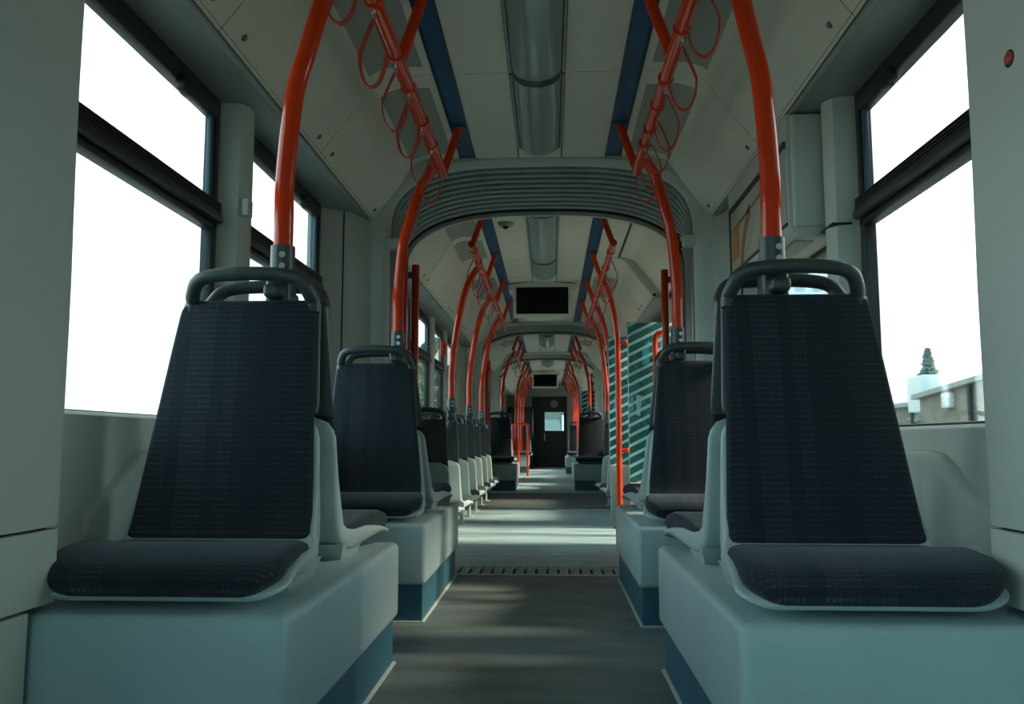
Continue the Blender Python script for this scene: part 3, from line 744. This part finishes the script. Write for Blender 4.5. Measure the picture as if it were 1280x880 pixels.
# ------------------------------------------------------------------ fittings
t = thing('display_screen', 'black display screen in pale frame hung before the second bellows', 'display', (-.066, 7.42, 1.88), 0, 'ceiling display screens')
b = MB(); b.box((-.26, -.012, -.148), (.26, .05, .148), .008); b.build('display_frame', 'white', t)
b = MB(); b.box((-.232, -.016, -.118), (.232, -.010, .122), .002); b.build('display_panel', 'screen', t)
b = MB(); b.prism_y([(-.30, .10)]+[(-.30+.6*k/12, .148+.022*math.sin(PI*k/12)) for k in range(13)]+[(.30, .10)], -.006, .25); b.build('ceiling_hood', 'ceiling', t)
o = copy_tree(t); o.location = (-.10, 16.9, 1.85); o['label'] = 'small-looking far display screen before the cab'; 
t = thing('ceiling_unit', 'small grey box under the front display screen at the ceiling', 'ceiling box', (-.06, 8.3, ZC))
b = MB(); b.box((-.18, 0, -.20), (.18, .16, 0), .012); b.build('body', 'ceiling', t); b = MB(); b.box((-.075, -.006, -.185), (.075, .0, -.14), .004)
b.build('vent_slot', 'bellows', t)
t = thing('camera_dome', 'small round ceiling camera dome just past the first bellows', 'camera', (-.285, 5.36, ZC))
b = MB(); b.disc((0, 0, 0), (0, 0, -1), .055, .012, 24, .050); b.dome((0, 0, -.012), (0, 0, -1), .045, .022); b.build('housing', 'soffit', t)
b = MB(); b.dome((0, -.012, -.026), (0, -.3, -1), .020, .018); b.build('lens', 'screen', t)
t = thing('wall_sensor', 'small white control box on the left window pillar', 'switch box', (-.990, 2.63, 1.385))
b = MB(); b.box((-.004, -.022, -.028), (.018, .022, .028), .004); b.build('case', 'white', t)
b = MB()
for k in range(3): b.box((.018, -.014, .010-k*.012), (.0195, .012, .015-k*.012))
b.build('marking', 'soffit', t)
t = thing('red_button', 'small red oval button on the right foreground wall panel', 'button', (SX(1, .828), 1.405, 1.278))
b = MB(); b.dome((0, 0, 0), (-1, 0, 0), .012, .007); b.build('cap', 'strap', t); b = MB(); b.disc((.003, 0, 0), (-1, 0, 0), .015, .004, 20); b.build('collar', 'gap', t)
t = thing('hammer_case', 'small red emergency hammer case on the left window row', 'hammer case', (-1.0, 7.68, 1.48))
b = MB(); b.box((-.01, -.03, -.075), (.028, .03, .075), .006); b.build('case', 'red', t); b = MB(); b.box((.028, -.012, -.05), (.036, .012, .05), .004); b.build('hammer', 'frame', t)

# information housing with a framed poster above the second right window
t = thing('poster_housing', 'grey wall housing with a framed poster above the second right window', 'poster case', (.80, 3.2, 1.5))
b = MB(); b.prism_y([(0.012, -.175), (0, -.150), (0, .232), (.26, .232), (.26, -.186), (.10, -.192), (.03, -.188)], -.42, .50); b.build('case', 'wall', t, 30)
b = MB(); b.rings([[(.02, -.45+.03*k, -.135-.03*k), (.14, -.45+.03*k, -.18)] for k in (0, 1)], cap=False, wrap=False) if False else b.box((.012, -.435, -.16), (.13, -.405, .23), .012, 3); b.build('end_cover', 'wall', t)
b = MB(); b.box((.035, -.36, -.196), (.095, .45, -.188)); b.build('speaker_grille', 'perf', t)
b = MB(); b.box((-.008, -.435+.03, .118), (.004, .47, .142)); b.box((-.008, .445, -.145), (.004, .47, .142)); b.box((-.006, -.405, -.150), (.004, .47, -.140)); b.build('poster_frame', 'frame', t)
p = MB().box((-.004, -.42+.02, -.140), (.002, .445, .12)).build('poster', 'poster', t)
b = MB(); b.box((-.0055, .30, -.10), (-.004, .42, .03)); b.build('picture_patch', 'orange', p)
b = MB(); b.sweep([(-.0048, .25-.012*k*k*.2, -.14+.024*k) for k in range(9)], [(-.0006, -.025), (.0006, -.025), (.0006, .025), (-.0006, .025)], up=(1, 0, 0)); b.sweep([(-.0048, .43-.07*k, .035+.0035*k) for k in range(11)], [(-.0006, -.006), (.0006, -.006), (.0006, .006), (-.0006, .006)], up=(1, 0, 0)); b.build('picture_line', 'brown', p)
b = MB()
for k in range(5):
    for q in range(6): b.box((-.0055, -.34+q*.045, -.01+k*.018), (-.004, -.31+q*.045, -.002+k*.018))
b.build('picture_grid', 'brown', p)

# ------------------------------------------------------------------ both ends
b = MB(); b.box((-1.15, YE, 0), (-.46, YE+.08, 2.1)).box((.42, YE, 0), (1.06, YE+.08, 2.1)).box((-.46, YE, 1.76), (.42, YE+.08, 2.1)); struct('wall_front', b, 'white')
b = MB(); b.box((-1.15, YB-.08, 0), (1.06, YB, .62)).box((-1.15, YB-.08, 1.80), (1.06, YB, 2.1)).box((-1.15, YB-.08, .62), (-.85, YB, 1.80)).box((.60, YB-.08, .62), (1.06, YB, 1.80)); struct('wall_rear', b, 'wall')
wn += 1; w = sempty('window_%d' % wn); MB().box((-.85, YB-.05, .62), (.60, YB-.045, 1.80)).build('pane', 'glass', w)  # unseen rear window, put in and sized to light the box fronts
dn += 1; d = sempty('door_%d' % dn)
b = MB(); b.box((-.46, YE-.03, 0), (.42, YE+.02, .90)).box((-.46, YE-.03, 1.37), (.42, YE+.02, 1.76)).box((-.46, YE-.03, .9), (-.14, YE+.02, 1.37)).box((.34, YE-.03, .9), (.42, YE+.02, 1.37)); b.build('door_leaf', 'cab', d)
MB().box((-.14, YE-.01, .9), (.34, YE, 1.37)).build('pane', 'glass', d)
b = MB(); b.disc((.10, YE-.032, 1.58), (0, -1, 0), .10, .012, 28); b.build('round_notice', 'soffit', d)
b = MB(); b.box((-.16, YE-.055, .65), (-.13, YE-.03, .85), .005); b.build('handle', 'steel', d)
t = thing('cab_cabinet', 'black cabinet standing left of the cab door at the far end', 'cabinet', (-.72, 20.6, 0))
b = MB(); b.box((-.30, -.35, 0), (.30, .35, 1.46), .02); b.build('body', 'cab', t); b = MB(); b.box((-.26, -.356, .1), (.26, -.35, 1.38)); b.build('cabinet_door', 'cab', t); b = MB(); b.box((.2, -.372, .75), (.22, -.352, .9), .003); b.build('handle', 'steel', t)
b = MB(); b.box((-1.4, YE+1.5, -.05), (1.3, YE+1.6, .85)); 
b.bm.free()

# ------------------------------------------------------------------ outside
b = MB(); b.box((-120, -60, -1.3), (140, 220, -.9)); gnd = struct('ground', b, 'ground')
def tree(label, x, y, h, r, mat_, conifer, seed, group='trees outside the tram'):
    rnd = random.Random(seed)
    t = thing('tree', label, 'tree', (x, y, -.9), 0, group)
    b = MB(); b.sweep([(0, 0, 0), (.05, 0, h*.3), (0, .05, h*.6), (0, 0, h*.95)], lambda i: [((.06+.03*h/5)*(1-.28*i)*math.cos(2*PI*k/8), (.06+.03*h/5)*(1-.28*i)*math.sin(2*PI*k/8)) for k in range(8)]); b.build('trunk', 'bark', t)
    b = MB()
    for k in range(2200):
        u = rnd.random()
        z = h*(.22+.78*u); rr = r*((1-u)**.8 if conifer else math.sin(PI*(.12+.86*u))**.7)*(.55+.45*rnd.random())*(.88+.14*math.sin(9*u*PI))
        a = rnd.uniform(0, 2*PI); c = Vector((rr*math.cos(a), rr*math.sin(a), z)); q = .034*h*rnd.uniform(.5, 1)
        e1 = Vector((rnd.gauss(0, 1), rnd.gauss(0, 1), rnd.gauss(0, .6))).normalized()*q; e2 = e1.orthogonal().normalized()*q*.5
        n = e1.cross(e2).normalized()*q*.12
        vs = [b.bm.verts.new(c+v) for v in (-e1, -e2+n, e1, e2+n)]; b.bm.faces.new(vs)
    b.build('foliage', mat_, t)
tree('pale conifer behind the low walls in the right window', 17.9, 40.5, 5.9, 1.25, 'leaf_haze', True, 3)
for i, (x, y, h) in enumerate(((-8, 42, 7), (-9, 48, 8), (-7.5, 54, 7), (-8.5, 61, 9), (-8, 69, 8))):
    tree('leafy tree outside the left windows past the bellows, %s in line' % ('first', 'second', 'third', 'fourth', 'fifth')[i], x, y, h, 2.4, 'leaf', False, 10+i, 'tree line outside the left windows')
t = thing('sun_blocking_hall', 'unseen hall added right of the tram behind the lens to block the sun', 'building', (10, -8, -.9))  # unseen building added to keep direct sun off the foreground boxes
b = MB(); b.box((-3, -8, 0), (6, 10.25, 12)); b.build('wall', 'stucco', t)
b = MB(); b.box((-3.15, -8.1, 12), (6.1, 10.35, 12.3)); b.build('roof_edge', 'roof', t)
t = thing('backdrop_building', 'grey green building added to darken the view through the cab door window', 'building', (0, 44, -.9))  # invented facade that hides the bright sky behind the cab door pane
b = MB(); b.box((-6, 0, 0), (6, 8, 5.5)); b.build('wall', 'backdrop_wall', t)
for k in range(4):
    b = MB(); b.box((-4.6+k*2.6, -.04, 1.4), (-3.4+k*2.6, .05, 2.9)); b.build('window', 'panewin', t)
b = MB(); b.prism_x([(-.5, 5.5), (8.5, 5.5), (4, 7)], -6.3, 6.3); b.build('roof', 'roof', t)
t = thing('stucco_building', 'low brown stucco building with sloping top edge in the right window', 'building', (8, 14, -.9))
b = MB(); b.prism_x([(-8, 0), (4.6, 0), (4.6, 2.46), (1.5, 2.68), (-8, 3.35)], 0, 5); b.build('wall', 'stucco', t)
b = MB(); b.prism_x([(4.75, 2.44), (1.5, 2.68), (-8.1, 3.36), (-8.1, 3.46), (1.5, 2.78), (4.75, 2.54)], -.12, 5.1); b.build('roof_edge', 'roof', t)
b = MB(); b.tube([(-.06, 2.3, 0), (-.06, 2.3, 1.4), (-.06, 2.3, 2.6)], .045, 10); b.build('drainpipe', 'frame', t)
b = MB(); b.box((-.12, 3.0, 2.2), (0, 3.35, 2.5), .02); b.build('meter_box', 'whitepaint', t)
t = thing('long_shed', 'long pale roofed shed behind the stucco building', 'building', (22.5, 40, -.9))
b = MB(); b.box((-3, -14, 0), (5, 10, 3.4)); b.build('wall', 'stucco', t); b = MB(); b.prism_y([(-3.4, 3.4), (5.4, 3.4), (5.4, 3.6), (1, 4.3), (-3.4, 3.6)], -14.3, 10.3); b.build('roof', 'roof', t)
t = thing('white_tank', 'white square tank standing above the stucco building', 'tank', (12.5, 28.5, -.9))
b = MB(); b.box((-.4, -.6, 2.5), (.4, .6, 3.7), .05); b.build('body', 'whitepaint', t)
for x in (-.3, .3):
    for y in (-.5, .5):
        b = MB(); b.tube([(x, y, 0), (x, y, 1.2), (x, y, 2.52)], .05, 8); b.build('leg', 'frame', t)
t = thing('apartment_tower', 'tall pale apartment block beyond the small right window', 'building', (27.5, 92, -.9))
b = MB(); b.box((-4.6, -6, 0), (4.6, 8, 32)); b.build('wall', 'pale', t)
for fl_ in range(8):
    for k in range(5):
        b = MB(); b.box((-4.65, -5+k*2.6, 4+fl_*3.2), (-4.5, -3.7+k*2.6, 5.6+fl_*3.2)); b.build('window', 'panewin', t)
        b = MB(); b.box((-4.2+k*1.75, -6.05, 4+fl_*3.2), (-3.2+k*1.75, -5.9, 5.6+fl_*3.2)); b.build('window', 'panewin', t)

# ------------------------------------------------------------------ light, camera, view
w = bpy.data.worlds.new('overcast'); bpy.context.scene.world = w; w.use_nodes = True
nt = w.node_tree; bg = nt.nodes['Background']; bg.inputs[1].default_value = 4.0
tc = N(nt, 'ShaderNodeTexCoord'); nz = N(nt, 'ShaderNodeTexNoise'); nz.inputs['Scale'].default_value = 1.6; nz.inputs['Detail'].default_value = 5
nt.links.new(tc.outputs['Generated'], nz.inputs['Vector'])
sp = N(nt, 'ShaderNodeSeparateXYZ'); nt.links.new(tc.outputs['Generated'], sp.inputs[0])
# thin cloud towards the front of the tram, bluer sky behind it
f = mth(nt, 'ADD', mth(nt, 'MULTIPLY', sp.outputs['Y'], .5), mth(nt, 'MULTIPLY', nz.outputs['Fac'], .9))
rp = N(nt, 'ShaderNodeMapRange'); nt.links.new(f, rp.inputs[0]); rp.inputs[1].default_value = 0; rp.inputs[2].default_value = .9
mx = N(nt, 'ShaderNodeMix', data_type='RGBA'); mx.inputs[6].default_value = (.48, .86, 1.0, 1); mx.inputs[7].default_value = (.84, .97, 1.0, 1)
nt.links.new(rp.outputs[0], mx.inputs[0]); nt.links.new(mx.outputs[2], bg.inputs[0])
sun = bpy.data.lights.new('sun', 'SUN'); sun.energy = 10.0; sun.angle = math.radians(11); sun.color = (1, .86, .66)
so = bpy.data.objects.new('sun', sun); C.objects.link(so)
d = Vector((-1, .06, -.72)); so.rotation_euler = d.to_track_quat('-Z', 'Y').to_euler()
cam = bpy.data.cameras.new('camera'); co = bpy.data.objects.new('camera', cam); C.objects.link(co)
cam.sensor_width = 36; cam.lens = 36*1050/1280; cam.clip_start = .02; cam.clip_end = 500
pitch, yaw = math.radians(6.0885), math.radians(2.6027)
co.location = (0, 0, HE); co.rotation_euler = (PI/2+pitch, 0, yaw)
sc = bpy.context.scene; sc.camera = co
sc.view_settings.view_transform = 'Standard'; sc.view_settings.look = 'None'; sc.view_settings.gamma = 1
sc.view_settings.use_curve_mapping = False; sc.view_settings.exposure = .12
try:
    sc.cycles.max_bounces = 12; sc.cycles.diffuse_bounces = 6; sc.cycles.transparent_max_bounces = 24; sc.cycles.caustics_reflective = False; sc.cycles.caustics_refractive = False
except Exception: pass
